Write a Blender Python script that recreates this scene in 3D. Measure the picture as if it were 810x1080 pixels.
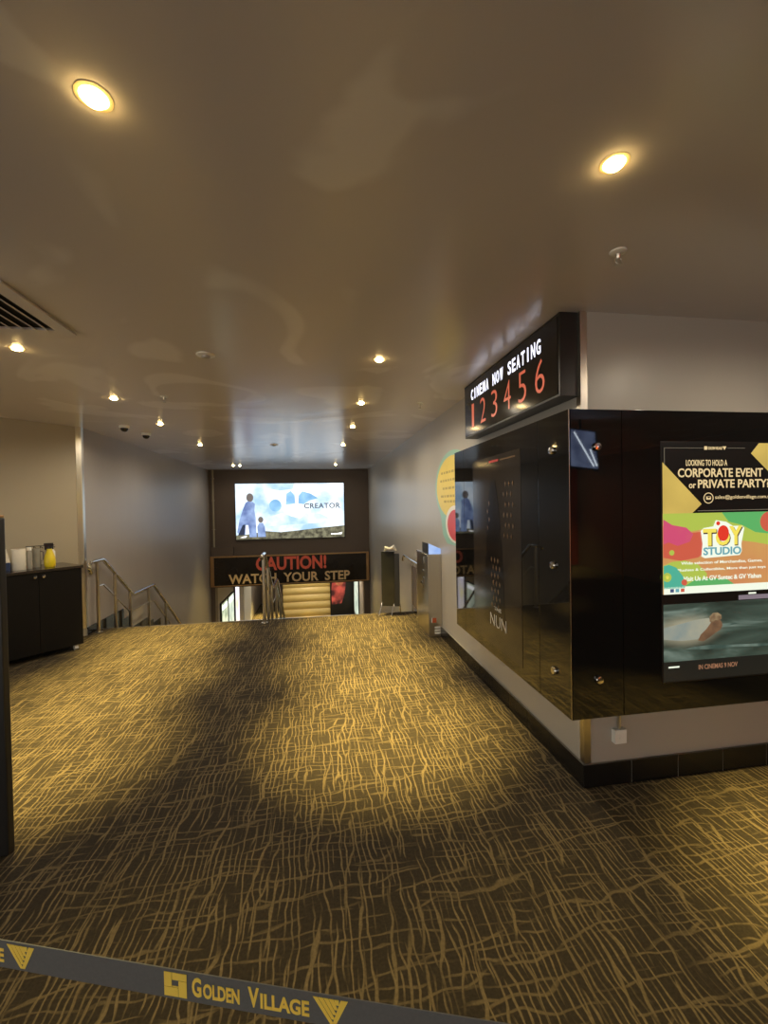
import bpy, bmesh, math, random
from mathutils import Vector, Matrix
random.seed(7)
S = bpy.context.scene
COL = S.collection
for o in list(bpy.data.objects): bpy.data.objects.remove(o)

# ------------------------------------------------------------------ camera
cam_d = bpy.data.cameras.new('camera'); cam = bpy.data.objects.new('camera', cam_d); COL.objects.link(cam)
S.camera = cam
cam_d.sensor_fit = 'VERTICAL'; cam_d.sensor_height = 36.0; cam_d.sensor_width = 27.0
cam_d.lens = 452.97 / 1080 * 36
cam_d.clip_start = 0.02; cam_d.clip_end = 200
YAW, PIT, ROL = 0.1526, -0.0158, 0.0174
fwd = Vector((math.sin(YAW) * math.cos(PIT), math.cos(YAW) * math.cos(PIT), math.sin(PIT)))
rt0 = Vector((math.cos(YAW), -math.sin(YAW), 0)); up0 = rt0.cross(fwd)
rt = rt0 * math.cos(ROL) - up0 * math.sin(ROL); up = up0 * math.cos(ROL) + rt0 * math.sin(ROL)
cam.matrix_world = Matrix(((rt.x, up.x, -fwd.x, 0), (rt.y, up.y, -fwd.y, 0), (rt.z, up.z, -fwd.z, 1.6), (0, 0, 0, 1)))

# ------------------------------------------------------------------ world / exposure
W = bpy.data.worlds.new('world'); S.world = W; W.use_nodes = True
W.node_tree.nodes['Background'].inputs[0].default_value = (1.0, 0.93, 0.84, 1)
W.node_tree.nodes['Background'].inputs[1].default_value = 1.35
S.view_settings.view_transform = 'Standard'; S.view_settings.look = 'None'
S.view_settings.gamma = 1.0; S.view_settings.use_curve_mapping = False
S.view_settings.exposure = 0.35
LAMP = (1.0, 0.765, 0.25)      # narrow warm beam
SPOT_W = 1300.0; WASH_W = 45.0; WASH = (1.0, 0.88, 0.70)   # wide fill lamp added at each fitting to brighten the walls

# ------------------------------------------------------------------ material helpers
def newmat(name):
    m = bpy.data.materials.new(name); m.use_nodes = True
    return m, m.node_tree, m.node_tree.nodes['Principled BSDF']
def pm(name, col, rough=0.5, metal=0.0, noise=0.0, nscale=8.0, bump=0.0, bscale=40.0, spec=0.5, coat=0.0, stretch=(1, 1, 1)):
    """principled material with procedural tone variation and relief"""
    m, nt, b = newmat(name); N = nt.nodes; L = nt.links
    b.inputs['Base Color'].default_value = (*col, 1); b.inputs['Roughness'].default_value = rough
    b.inputs['Metallic'].default_value = metal; b.inputs['Specular IOR Level'].default_value = spec
    b.inputs['Coat Weight'].default_value = coat; b.inputs['Coat Roughness'].default_value = 0.08
    tc = N.new('ShaderNodeTexCoord'); mp = N.new('ShaderNodeMapping'); mp.inputs['Scale'].default_value = stretch
    L.new(tc.outputs['Object'], mp.inputs['Vector'])
    if noise:
        n = N.new('ShaderNodeTexNoise'); n.inputs['Scale'].default_value = nscale; n.inputs['Detail'].default_value = 4
        L.new(mp.outputs[0], n.inputs['Vector'])
        mx = N.new('ShaderNodeMix'); mx.data_type = 'RGBA'
        mx.inputs[6].default_value = (*[c * (1 - noise) for c in col], 1); mx.inputs[7].default_value = (*[min(1, c * (1 + noise)) for c in col], 1)
        L.new(n.outputs['Fac'], mx.inputs[0]); L.new(mx.outputs[2], b.inputs['Base Color'])
    if bump:
        n2 = N.new('ShaderNodeTexNoise'); n2.inputs['Scale'].default_value = bscale; n2.inputs['Detail'].default_value = 3
        L.new(mp.outputs[0], n2.inputs['Vector'])
        bp = N.new('ShaderNodeBump'); bp.inputs['Strength'].default_value = bump; bp.inputs['Distance'].default_value = 0.02
        L.new(n2.outputs['Fac'], bp.inputs['Height']); L.new(bp.outputs[0], b.inputs['Normal'])
    return m
def em(name, col, strength=1.0, rough=0.3, noise=0.0, nscale=6.0, col2=None):
    """a surface that gives off light (screens, lit lettering, lamp lenses)"""
    m, nt, b = newmat(name); N = nt.nodes; L = nt.links
    b.inputs['Base Color'].default_value = (0.008, 0.008, 0.008, 1); b.inputs['Roughness'].default_value = rough
    b.inputs['Emission Color'].default_value = (*col, 1); b.inputs['Emission Strength'].default_value = strength
    if noise or col2:
        tc = N.new('ShaderNodeTexCoord'); n = N.new('ShaderNodeTexNoise'); n.inputs['Scale'].default_value = nscale; n.inputs['Detail'].default_value = 5
        L.new(tc.outputs['Object'], n.inputs['Vector'])
        mr = N.new('ShaderNodeMapRange'); mr.inputs[1].default_value = 0.36; mr.inputs[2].default_value = 0.64; L.new(n.outputs['Fac'], mr.inputs[0])
        mx = N.new('ShaderNodeMix'); mx.data_type = 'RGBA'; c2 = col2 or tuple(c * (1 - noise) for c in col)
        mx.inputs[6].default_value = (*col, 1); mx.inputs[7].default_value = (*c2, 1)
        L.new(mr.outputs[0], mx.inputs[0]); L.new(mx.outputs[2], b.inputs['Emission Color'])
    return m

def carpet_material():
    m, nt, b = newmat('carpet'); N = nt.nodes; L = nt.links
    tc = N.new('ShaderNodeTexCoord')
    def mth(op, a, bb=None, c=None):
        n = N.new('ShaderNodeMath'); n.operation = op
        for i, v in enumerate((a, bb, c)):
            if v is None: continue
            if hasattr(v, 'links'): L.new(v, n.inputs[i])
            else: n.inputs[i].default_value = v
        return n.outputs[0]
    def noise(sc, seed, det=2.0):
        mp = N.new('ShaderNodeMapping'); mp.inputs['Scale'].default_value = (sc[0], sc[1], 1); mp.inputs['Location'].default_value = (seed, seed * 1.7, 0)
        L.new(tc.outputs['Object'], mp.inputs['Vector'])
        n = N.new('ShaderNodeTexNoise'); n.noise_dimensions = '2D'; n.inputs['Scale'].default_value = 1.0; n.inputs['Detail'].default_value = det
        L.new(mp.outputs[0], n.inputs['Vector']); return n.outputs['Fac']
    sx = N.new('ShaderNodeSeparateXYZ'); L.new(tc.outputs['Object'], sx.inputs[0]); X, Y = sx.outputs[0], sx.outputs[1]
    def ramp(v, a, bb):
        mr = N.new('ShaderNodeMapRange'); mr.interpolation_type = 'SMOOTHSTEP'
        mr.inputs[1].default_value = a; mr.inputs[2].default_value = bb; L.new(v, mr.inputs[0]); return mr.outputs[0]
    def lines(main, cross, freq, skew, warp, wscale, w, seed, msc, lo, hi):
        """wandering yarn lines across the main axis, broken into dashes"""
        p = mth('ADD', mth('MULTIPLY', main, freq), mth('MULTIPLY', cross, skew))
        p = mth('ADD', p, mth('MULTIPLY', noise(wscale, seed), warp))
        d = mth('ABSOLUTE', mth('SUBTRACT', mth('FRACT', p), 0.5))
        ln = N.new('ShaderNodeMapRange'); ln.interpolation_type = 'SMOOTHSTEP'
        ln.inputs[1].default_value = w; ln.inputs[2].default_value = w * 0.4; L.new(d, ln.inputs[0])
        return mth('MULTIPLY', ln.outputs[0], ramp(noise(msc, seed + 5.3, 1.0), lo, hi))
    A = lines(X, Y, 38.0, 0.9, 1.8, (8.0, 5.0), 0.18, 3.1, (26, 3.2), 0.38, 0.56)
    A2 = lines(X, Y, 17.0, -2.2, 1.6, (7.0, 3.6), 0.12, 17.7, (13, 1.8), 0.44, 0.60)
    B = lines(Y, X, 24.0, 1.3, 1.8, (4.2, 8.0), 0.14, 41.3, (3.4, 20), 0.43, 0.60)
    B2 = lines(Y, X, 10.0, -1.5, 1.2, (3.2, 5.5), 0.075, 77.9, (2.2, 9), 0.44, 0.58)
    AA = mth('MAXIMUM', A, mth('MULTIPLY', A2, 0.9)); BB = mth('MAXIMUM', mth('MULTIPLY', B, 0.60), mth('MULTIPLY', B2, 0.65))
    F = mth('MAXIMUM', AA, BB)
    # fine yarn mottling and large wear patches
    n = N.new('ShaderNodeTexNoise'); n.inputs['Scale'].default_value = 90; n.inputs['Detail'].default_value = 2; L.new(tc.outputs['Object'], n.inputs['Vector'])
    n3 = N.new('ShaderNodeTexNoise'); n3.inputs['Scale'].default_value = 5; n3.inputs['Detail'].default_value = 3; L.new(tc.outputs['Object'], n3.inputs['Vector'])
    F = mth('MULTIPLY', F, mth('MULTIPLY_ADD', n3.outputs['Fac'], 1.1, 0.42)); F = mth('MINIMUM', F, 1.0)
    mx = N.new('ShaderNodeMix'); mx.data_type = 'RGBA'
    mx.inputs[6].default_value = (0.031, 0.024, 0.015, 1); mx.inputs[7].default_value = (0.145, 0.108, 0.054, 1)
    L.new(F, mx.inputs[0])
    hs = N.new('ShaderNodeHueSaturation'); L.new(mx.outputs[2], hs.inputs['Color']); L.new(mth('MULTIPLY_ADD', n.outputs['Fac'], 0.9, 0.55), hs.inputs['Value'])
    L.new(hs.outputs[0], b.inputs['Base Color']); b.inputs['Roughness'].default_value = 0.95; b.inputs['Specular IOR Level'].default_value = 0.15
    bp = N.new('ShaderNodeBump'); bp.inputs['Strength'].default_value = 0.5; bp.inputs['Distance'].default_value = 0.004
    L.new(mth('ADD', n.outputs['Fac'], mth('MULTIPLY', F, 0.6)), bp.inputs['Height']); L.new(bp.outputs[0], b.inputs['Normal'])
    return m

def ceiling_material():
    m, nt, b = newmat('ceiling_paint'); N = nt.nodes; L = nt.links
    b.inputs['Base Color'].default_value = (0.46, 0.41, 0.37, 1); b.inputs['Roughness'].default_value = 0.22
    b.inputs['Specular IOR Level'].default_value = 0.65
    tc = N.new('ShaderNodeTexCoord')
    n = N.new('ShaderNodeTexNoise'); n.inputs['Scale'].default_value = 0.75; n.inputs['Detail'].default_value = 2.5; n.inputs['Distortion'].default_value = 1.6
    L.new(tc.outputs['Object'], n.inputs['Vector'])
    # trowel marks: their reflections painted in as slightly lighter patches
    mr = N.new('ShaderNodeMapRange'); mr.interpolation_type = 'SMOOTHSTEP'; mr.inputs[1].default_value = 0.54; mr.inputs[2].default_value = 0.60
    L.new(n.outputs['Fac'], mr.inputs[0])
    mx = N.new('ShaderNodeMix'); mx.data_type = 'RGBA'; mx.inputs[6].default_value = (0.72, 0.66, 0.62, 1); mx.inputs[7].default_value = (0.85, 0.80, 0.76, 1)
    L.new(mr.outputs[0], mx.inputs[0]); L.new(mx.outputs[2], b.inputs['Base Color'])
    bp = N.new('ShaderNodeBump'); bp.inputs['Strength'].default_value = 0.22; bp.inputs['Distance'].default_value = 0.03
    L.new(n.outputs['Fac'], bp.inputs['Height']); L.new(bp.outputs[0], b.inputs['Normal'])
    return m

M = dict(
    carpet=carpet_material(), ceil=ceiling_material(),
    wall=pm('wall_paint_grey', (0.43, 0.40, 0.345), 0.36, noise=0.05, nscale=2.0, bump=0.12, bscale=5.0, stretch=(1, 1, 0.25)),
    wall_l=pm('wall_paint_shaded', (0.35, 0.31, 0.27), 0.40, noise=0.05, nscale=2.0, bump=0.12, bscale=5.0, stretch=(1, 1, 0.25)),  # right wall's grey, darkened for the weaker light on this side
    wall_d=pm('wall_paint_beige', (0.40, 0.345, 0.24), 0.5, noise=0.04, nscale=2.0),
    wall_b=pm('wall_paint_brown', (0.13, 0.095, 0.07), 0.5, noise=0.06, nscale=2.0),
    wall_red=pm('wall_paint_red', (0.50, 0.09, 0.05), 0.5, noise=0.1, nscale=2.0),
    dark=pm('dark_laminate', (0.005, 0.004, 0.003), 0.6, noise=0.2, nscale=20, spec=0.2),
    black=pm('black_paint', (0.012, 0.011, 0.010), 0.4, noise=0.2, nscale=30),
    glass=pm('black_glass', (0.006, 0.006, 0.006), 0.03, noise=0.1, nscale=3, spec=0.65),
    tile=pm('black_tile', (0.012, 0.011, 0.010), 0.22, noise=0.3, nscale=30),
    grout=pm('grout', (0.30, 0.28, 0.23), 0.8, noise=0.2, nscale=60),
    steel=pm('brushed_steel', (0.62, 0.58, 0.50), 0.28, 1.0, noise=0.08, nscale=30, stretch=(1, 1, 0.05)),
    chrome=pm('polished_steel', (0.72, 0.70, 0.66), 0.14, 1.0, noise=0.05, nscale=40),
    bronze=pm('bronze_trim', (0.50, 0.30, 0.13), 0.35, 0.7, noise=0.1, nscale=20),
    white=pm('white_plastic', (0.86, 0.84, 0.76), 0.4, noise=0.04, nscale=30),
    belt=pm('belt_webbing', (0.12, 0.124, 0.12), 0.6, noise=0.15, nscale=200),
    beltprint=pm('belt_print_yellow', (0.95, 0.70, 0.10), 0.6, noise=0.05, nscale=80),
    lampglow=pm('lamp_trim_glow', (0.75, 0.60, 0.32), 0.5, noise=0.05, nscale=50),  # gold tone paints the lamp's yellow halo onto the ring
    void=pm('grille_interior', (0.010, 0.009, 0.008), 0.9, noise=0.1, nscale=10),
    lens=em('lamp_lens', (1.0, 0.68, 0.25), 45.0),
    lens_far=em('lamp_lens_cool', (1.0, 0.86, 0.60), 9.0),
)

# ------------------------------------------------------------------ mesh helpers
class MB:
    def __init__(s): s.bm = bmesh.new()
    def box(s, x0, x1, y0, y1, z0, z1, bev=0.0, mat=None):
        c = Vector(((x0 + x1) / 2, (y0 + y1) / 2, (z0 + z1) / 2))
        r = bmesh.ops.create_cube(s.bm, size=1.0); vs = r['verts']
        bmesh.ops.scale(s.bm, vec=(abs(x1 - x0), abs(y1 - y0), abs(z1 - z0)), verts=vs)
        bmesh.ops.translate(s.bm, vec=c, verts=vs)
        if bev:
            es = list({e for v in vs for e in v.link_edges})
            r = bmesh.ops.bevel(s.bm, geom=es, offset=bev, segments=2, affect='EDGES', profile=0.7)
            vs = list({v for f in r['faces'] for v in f.verts} | {v for v in vs if v.is_valid})
        if mat is not None: bmesh.ops.transform(s.bm, matrix=mat, verts=vs)
        return s
    def prism(s, pts, d0, d1, fr):
        """polygon pts (u,v) extruded from depth d0 to d1 in frame fr=(origin,u,v,n)"""
        o, u, v, n = fr; k = len(pts)
        a = [s.bm.verts.new(o + u * p[0] + v * p[1] + n * d0) for p in pts]
        b = [s.bm.verts.new(o + u * p[0] + v * p[1] + n * d1) for p in pts]
        s.bm.faces.new(a[::-1]); s.bm.faces.new(b)
        for i in range(k): s.bm.faces.new((a[i], a[(i + 1) % k], b[(i + 1) % k], b[i]))
        return s
    def tube(s, pts, r, seg=10, cap=True, flat=None):
        pts = [Vector(p) for p in pts]; rings = []
        for i, p in enumerate(pts):
            t = ((pts[min(i + 1, len(pts) - 1)] - pts[max(i - 1, 0)])).normalized()
            a = Vector((0, 0, 1)) if abs(t.z) < 0.95 else Vector((1, 0, 0))
            x = t.cross(a).normalized(); y = x.cross(t)
            rr = r[i] if isinstance(r, (list, tuple)) else r
            ry = rr if flat is None else rr * flat
            rings.append([s.bm.verts.new(p + x * math.cos(2 * math.pi * j / seg) * rr + y * math.sin(2 * math.pi * j / seg) * ry) for j in range(seg)])
        for a, b in zip(rings, rings[1:]):
            for j in range(seg): s.bm.faces.new((a[j], a[(j + 1) % seg], b[(j + 1) % seg], b[j]))
        if cap: s.bm.faces.new(rings[0][::-1]); s.bm.faces.new(rings[-1])
        return s
    def lathe(s, prof, c=(0, 0, 0), seg=24, mat=None, closed=False):
        """profile of (radius,height) turned about z"""
        rings = []; allv = []
        for r, z in prof:
            if r < 1e-6: ring = [s.bm.verts.new((c[0], c[1], c[2] + z))]
            else: ring = [s.bm.verts.new((c[0] + r * math.cos(2 * math.pi * j / seg), c[1] + r * math.sin(2 * math.pi * j / seg), c[2] + z)) for j in range(seg)]
            rings.append(ring); allv += ring
        prs = list(zip(rings, rings[1:])) + ([(rings[-1], rings[0])] if closed else [])
        for a, b in prs:
            for j in range(seg):
                if len(a) == 1 and len(b) == 1: continue
                if len(a) == 1: s.bm.faces.new((a[0], b[(j + 1) % seg], b[j]))
                elif len(b) == 1: s.bm.faces.new((a[j], a[(j + 1) % seg], b[0]))
                else: s.bm.faces.new((a[j], a[(j + 1) % seg], b[(j + 1) % seg], b[j]))
        if mat is not None: bmesh.ops.transform(s.bm, matrix=mat, verts=allv)
        return s
    def build(s, name, mat, parent=None, smooth=False):
        bmesh.ops.recalc_face_normals(s.bm, faces=s.bm.faces)
        me = bpy.data.meshes.new(name); s.bm.to_mesh(me); s.bm.free()
        if smooth:
            for p in me.polygons: p.use_smooth = True
            me.set_sharp_from_angle(angle=0.7)
        return link(name, me, mat, parent)
def link(name, me, mat, parent=None):
    o = bpy.data.objects.new(name, me); COL.objects.link(o)
    if mat is not None:
        me.materials.clear(); me.materials.append(M[mat] if isinstance(mat, str) else mat)
    if parent is not None:
        o.parent = parent; o.matrix_parent_inverse = parent.matrix_basis.inverted()
    return o
def box(name, x0, x1, y0, y1, z0, z1, mat, parent=None, bev=0.0, m=None): return MB().box(x0, x1, y0, y1, z0, z1, bev, m).build(name, mat, parent)
def tag(o, label, cat, group=None):
    o['label'] = label; o['category'] = cat
    if group: o['group'] = group
    return o
def thing(name, label, cat, loc=(0, 0, 0), group=None, rz=0.0):
    o = bpy.data.objects.new(name, None); o.empty_display_size = 0.1; COL.objects.link(o)
    o.location = loc; o.rotation_euler = (0, 0, rz)
    o.matrix_basis = Matrix.Translation(loc) @ Matrix.Rotation(rz, 4, 'Z')
    return tag(o, label, cat, group)
def struct(o, label=None):
    o['kind'] = 'structure'
    if label: o['label'] = label
    return o
def frame(o, u, v):
    u = Vector(u).normalized(); v = Vector(v).normalized(); return (Vector(o), u, v, u.cross(v))
def text(name, body, fr, u0, u1, v0, v1, mat, parent, depth=0.0015, lift=0.0, bold=0.0, spacing=1.0, shear=0.0):
    """lettering fitted to the rectangle u0..u1, v0..v1 of frame fr"""
    cu = bpy.data.curves.new(name, 'FONT'); cu.body = body; cu.size = 1.0; cu.extrude = 0.01; cu.offset = bold
    cu.space_character = spacing; cu.resolution_u = 3; cu.shear = shear
    t = bpy.data.objects.new(name, cu); COL.objects.link(t)
    me = bpy.data.meshes.new_from_object(t.evaluated_get(bpy.context.evaluated_depsgraph_get()))
    bpy.data.objects.remove(t); bpy.data.curves.remove(cu)
    xs = [v.co.x for v in me.vertices]; ys = [v.co.y for v in me.vertices]
    ax, bx_, ay, by_ = min(xs), max(xs), min(ys), max(ys); o, u, v, n = fr
    for w in me.vertices:
        a = u0 + (w.co.x - ax) / (bx_ - ax) * (u1 - u0); b = v0 + (w.co.y - ay) / (by_ - ay) * (v1 - v0)
        w.co = o + u * a + v * b + n * (lift + (depth if w.co.z > 0 else 0.0))
    return link(name, me, mat, parent)
def ell(cx, cy, rx, ry, n=28, a0=0.0, a1=2 * math.pi, rot=0.0):
    out = []
    full = abs(a1 - a0 - 2 * math.pi) < 1e-6
    for i in range(n):
        t = a0 + (a1 - a0) * i / (n if full else n - 1)
        x, y = rx * math.cos(t), ry * math.sin(t); c, s = math.cos(rot), math.sin(rot)
        out.append((cx + x * c - y * s, cy + x * s + y * c))
    return out
def flat(name, pts, fr, lift, mat, parent, d=0.0012): return MB().prism(pts, lift, lift + d, fr).build(name, mat, parent)
def rect(a, b, c, d): return [(a, c), (b, c), (b, d), (a, d)]
def copy_tree(o, parent=None):
    c = o.copy(); COL.objects.link(c)
    if parent is not None: c.parent = parent
    for ch in [x for x in bpy.data.objects if x.parent == o]: copy_tree(ch, c)
    return c

# ------------------------------------------------------------------ key dimensions (metres, from the photograph)
H = 2.6545; XR = 1.4565; YC = 2.1988; YB = 12.40; XL = -2.9557; YS = 5.98; YF = 6.27
ZL = -3.28; ZLC = -0.60
DA = math.radians(42); DD = Vector((math.sin(DA), math.cos(DA), 0)); DN = Vector((math.cos(DA), -math.sin(DA), 0))
P0 = Vector((XL, YS, 0))

# ------------------------------------------------------------------ structure
fl = MB().box(-7.5, 6.5, -6.0, YF, -0.20, 0.0).build('floor', 'carpet'); struct(fl, 'brown and gold cross-hatched carpet of the upper lobby')
ce = MB().box(-7.5, 6.5, -6.0, YB + 0.3, H, H + 0.12).build('ceiling', 'ceil'); struct(ce, 'taupe satin painted plaster ceiling')
struct(box('wall_left', XL - 0.15, XL, YS, 22.5, ZL - 0.1, H, 'wall_l'), 'grey satin wall beside the stairs')
dw = MB(); dw.prism([(0, 0), (-5.2, 0), (-5.2, H), (0, H)], 0, -0.15, (P0, DD, Vector((0, 0, 1)), DN)); struct(dw.build('wall_diagonal', 'wall_d'), 'beige angled wall behind the dark cabinet')
struct(box('wall_right', XR, XR + 0.15, YC, 22.5, ZL - 0.1, H, 'wall'), 'pale grey satin wall along the right of the stairs')
struct(box('wall_front', XR + 0.15, 6.5, YC, YC + 0.15, -0.1, H, 'wall'), 'pale grey wall face above and below the black display case')
struct(box('wall_back', XL, XR, YB, YB + 0.3, ZLC, H, 'wall_b'), 'dark brown bulkhead wall above the stairs')
struct(box('trim_1', XL, XL + 0.11, YB, YB + 0.3, ZL, ZLC, 'wall_b'), 'dark jamb left of the stair opening')
struct(box('trim_2', XR - 0.17, XR, YB, YB + 0.3, ZL, ZLC, 'wall_b'), 'dark jamb right of the stair opening')
struct(box('wall_rear', 1.2, 6.5, -6.15, -6.0, -0.1, H, 'wall_red'), 'dark red wall at the rear of the lobby')
struct(box('wall_east', 6.5, 6.65, -6.0, YC, -0.1, H, 'wall_b'), 'unseen dark brown wall added at the right end of the lobby against glare')  # added out of view to keep glare off the black glass
struct(box('floor_lower', XL, XR, YF + 0.1, 22.5, ZL - 0.15, ZL, 'carpet'), 'carpet of the lower hall')
struct(box('ceiling_lower', XL, XR, YB + 0.3, 22.5, ZLC, ZLC + 0.1, 'wall_d'), 'beige ceiling of the lower hall')
struct(box('wall_lower_end', XL, XR, 22.4, 22.5, ZL, ZLC, 'wall_b'), 'dark far wall of the lower hall')
# metal corner angles
a = MB().box(XR - 0.004, XR, YC, YC + 0.036, 0.127, H).box(XR - 0.004, XR + 0.036, YC - 0.004, YC, 0.127, H)
struct(a.build('trim_3', 'steel'), 'brushed steel corner angle on the display case wall')
a = MB().box(XL, XL + 0.004, YS - 0.004, YS + 0.05, 0.1, H); a.prism([(-0.06, 0.1), (0.004, 0.1), (0.004, H), (-0.06, H)], 0, 0.004, (P0, DD, Vector((0, 0, 1)), DN))
struct(a.build('trim_4', 'steel'), 'brushed steel corner angle beside the dark cabinet')
# floor edge nosing
struct(box('trim_5', XL, XR, YF, YF + 0.015, -0.045, 0.006, 'steel'), 'thin metal nosing along the top stair edge')

# tiled baseboards: every 0.3 m tile is its own piece
def tile_piece(parent, x0, x1, y0, y1, z0, z1): box('tile', x0, x1, y0, y1, z0, z1, 'tile', parent, 0.0008)
bb = struct(box('baseboard_right', XR - 0.0175, XR, YC - 0.0175, 5.10, 0, 0.122, 'grout'), 'black tile skirting below the display case, corridor side')
y = YC - 0.020; edges = [y, 2.534, 2.834, 3.134, 3.440, 3.743, 4.043, 4.343, 4.643, 4.943, 5.10]
for a0, a1 in zip(edges, edges[1:]): tile_piece(bb, XR - 0.020, XR - 0.0176, a0 + 0.002, a1 - 0.002, 0, 0.127)
bf = struct(box('baseboard_front', XR - 0.0175, 6.5, YC - 0.0175, YC, 0, 0.122, 'grout'), 'black tile skirting on the front of the display case wall')
edges = [XR - 0.0195, 1.734, 2.033] + [2.332 + 0.3 * i for i in range(8)]
for a0, a1 in zip(edges, edges[1:]): tile_piece(bf, a0 + 0.002, a1 - 0.002, YC - 0.020, YC - 0.0176, 0, 0.127)
bl = struct(box('baseboard_left', XL, XL + 0.006, YS, 6.20, -0.02, 0.08, 'grout'), 'black stepped tile skirting down the left stair wall')
for y0, y1, zt in [(YS + 0.02, 6.27, .10), (6.273, 6.66, .10), (6.663, 7.03, .10), (7.033, 7.30, -.06), (7.303, 7.62, -.265), (7.623, 7.97, -.265), (7.973, 8.2, -.36), (8.203, 8.55, -.43), (8.553, 8.83, -.62), (8.833, 9.1, -.80)]:
    tile_piece(bl, XL + 0.0005, XL + 0.012, y0, y1, zt - (0.098 if y1 < 6.28 else 0.34), zt)

# ------------------------------------------------------------------ stairs
st = struct(thing('stairs', '', 'stairs', (0, YF, 0))); del st['category']; st['label'] = 'carpeted stairs going down to the lower hall'
prof = []; yy, zz = YF + 0.016, 0.0
for i in range(4): prof.append((yy, yy + 0.235, zz - 0.164)); yy += 0.235; zz -= 0.164
prof[-1] = (prof[-1][0], 8.03, prof[-1][2]); yy = 8.03
for i in range(16): prof.append((yy, yy + 0.22, zz - 0.164)); yy += 0.22; zz -= 0.164
for y0, y1, z in prof[:-1]: box('step', XL + 0.02, XR - 0.02, y0, y1, z - 0.35 if z - 0.35 > ZL else ZL, z, 'carpet', st)

def railing(x, label, side, base_y=6.2):
    """steel handrail with a level part at the head, a flight, a landing and a second flight"""
    t = thing('handrail', label, 'railing', (x, base_y, 0.0), 'steel handrails of the stairs')
    pts = [(x, 5.96, .80), (x, 5.93, .83), (x, 5.92, .87), (x, 5.93, .91), (x, 5.96, .935), (x, 6.00, .94), (x, 6.25, .94), (x, 6.29, .93), (x, 7.16, .30), (x, 7.21, .283), (x, 8.00, .28), (x, 8.05, .265), (x, 10.9, -1.92)]
    if side == 0: pts = pts[3:]
    MB().tube(pts, 0.025, 12).build('rail', 'chrome', t, True)
    def flo(y):
        z = 0.0
        for y0, y1, zz in prof:
            if y >= y0: z = zz
        return z
    def rl(y):
        for (a, b) in zip(pts[-8:], pts[-7:]):
            if a[1] <= y <= b[1]: return a[2] + (b[2] - a[2]) * (y - a[1]) / (b[1] - a[1])
        return 0.94
    for y in (6.12, 6.60, 7.08, 7.80, 8.6, 9.4, 10.2):
        MB().tube([(x, y, flo(y) + 0.001), (x, y, rl(y) - 0.015)], 0.023, 12).build('post', 'steel', t, True)
        MB().lathe([(0, 0.0005), (0.045, 0.0005), (0.045, 0.006), (0.02, 0.012), (0, 0.012)], (x, y, flo(y)), 16).build('foot_plate', 'steel', t, True)
    MB().tube([(x, 6.12, .60), (x, 6.27, .60), (x, 7.08, .03), (x, 7.80, .03), (x, 8.03, 0.0), (x, 10.2, -1.66)], 0.010, 8).build('mid_rail', 'steel', t, True)
    return t
railing(XL + 0.085, 'steel handrail stepping down along the left stair wall', 1)
railing(-0.76, 'steel handrail in the middle of the stairs, before the caution sign', 0)
# right rail with dark infill
t = thing('wall_handrail', 'level steel handrail on the right wall behind the steel gate cabinet', 'railing', (1.37, 6.2, 0))
MB().tube([(1.37, 5.86, .77), (1.37, 6.85, .775), (1.37, 6.93, .74), (1.37, 6.95, .68)], 0.020, 12).build('rail', 'chrome', t, True)
for y in (5.9, 6.24): MB().tube([(1.37, y, 0.0), (1.37, y, .765)], 0.016, 10).build('post', 'steel', t, True)
box('infill_panel', 1.362, 1.378, 5.93, 6.22, 0.12, .70, 'wall_b', t)
MB().tube([(1.37, 5.9, .10), (1.37, 6.24, .10)], 0.012, 8).build('lower_rail', 'steel', t, True)

# ------------------------------------------------------------------ ceiling fittings
def downlight(x, y, label, z=H, power=1.0, cone=47, lens='lens', name='downlight', light=True):
    t = thing(name, label, 'downlight', (x, y, z), 'recessed ceiling downlights')
    MB().lathe([(0.033, -0.0005), (0.044, -0.0005), (0.044, -0.0012), (0.034, -0.0025)], (x, y, z), 28, closed=True).build('trim_ring', 'lampglow', t, True)
    MB().lathe([(0.0, -0.018), (0.014, -0.0165), (0.024, -0.012), (0.030, -0.005), (0.031, -0.001), (0.0, -0.001)], (x, y, z), 24).build('lens', lens, t, True)
    if light:
        ld = bpy.data.lights.new('lamp', 'SPOT'); ld.energy = SPOT_W * power; ld.color = LAMP; ld.spot_size = math.radians(cone); ld.spot_blend = 1.0; ld.shadow_soft_size = 0.03
        lo = bpy.data.objects.new('lamp', ld); COL.objects.link(lo); lo.parent = t; lo.location = (0, 0, -0.022)
        ld = bpy.data.lights.new('lamp_fill', 'SPOT'); ld.energy = WASH_W * power; ld.color = WASH; ld.spot_size = math.radians(172); ld.spot_blend = 0.6; ld.shadow_soft_size = 0.03
        lo = bpy.data.objects.new('lamp_fill', ld); COL.objects.link(lo); lo.parent = t; lo.location = (0, 0, -0.022)
    return t
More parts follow.
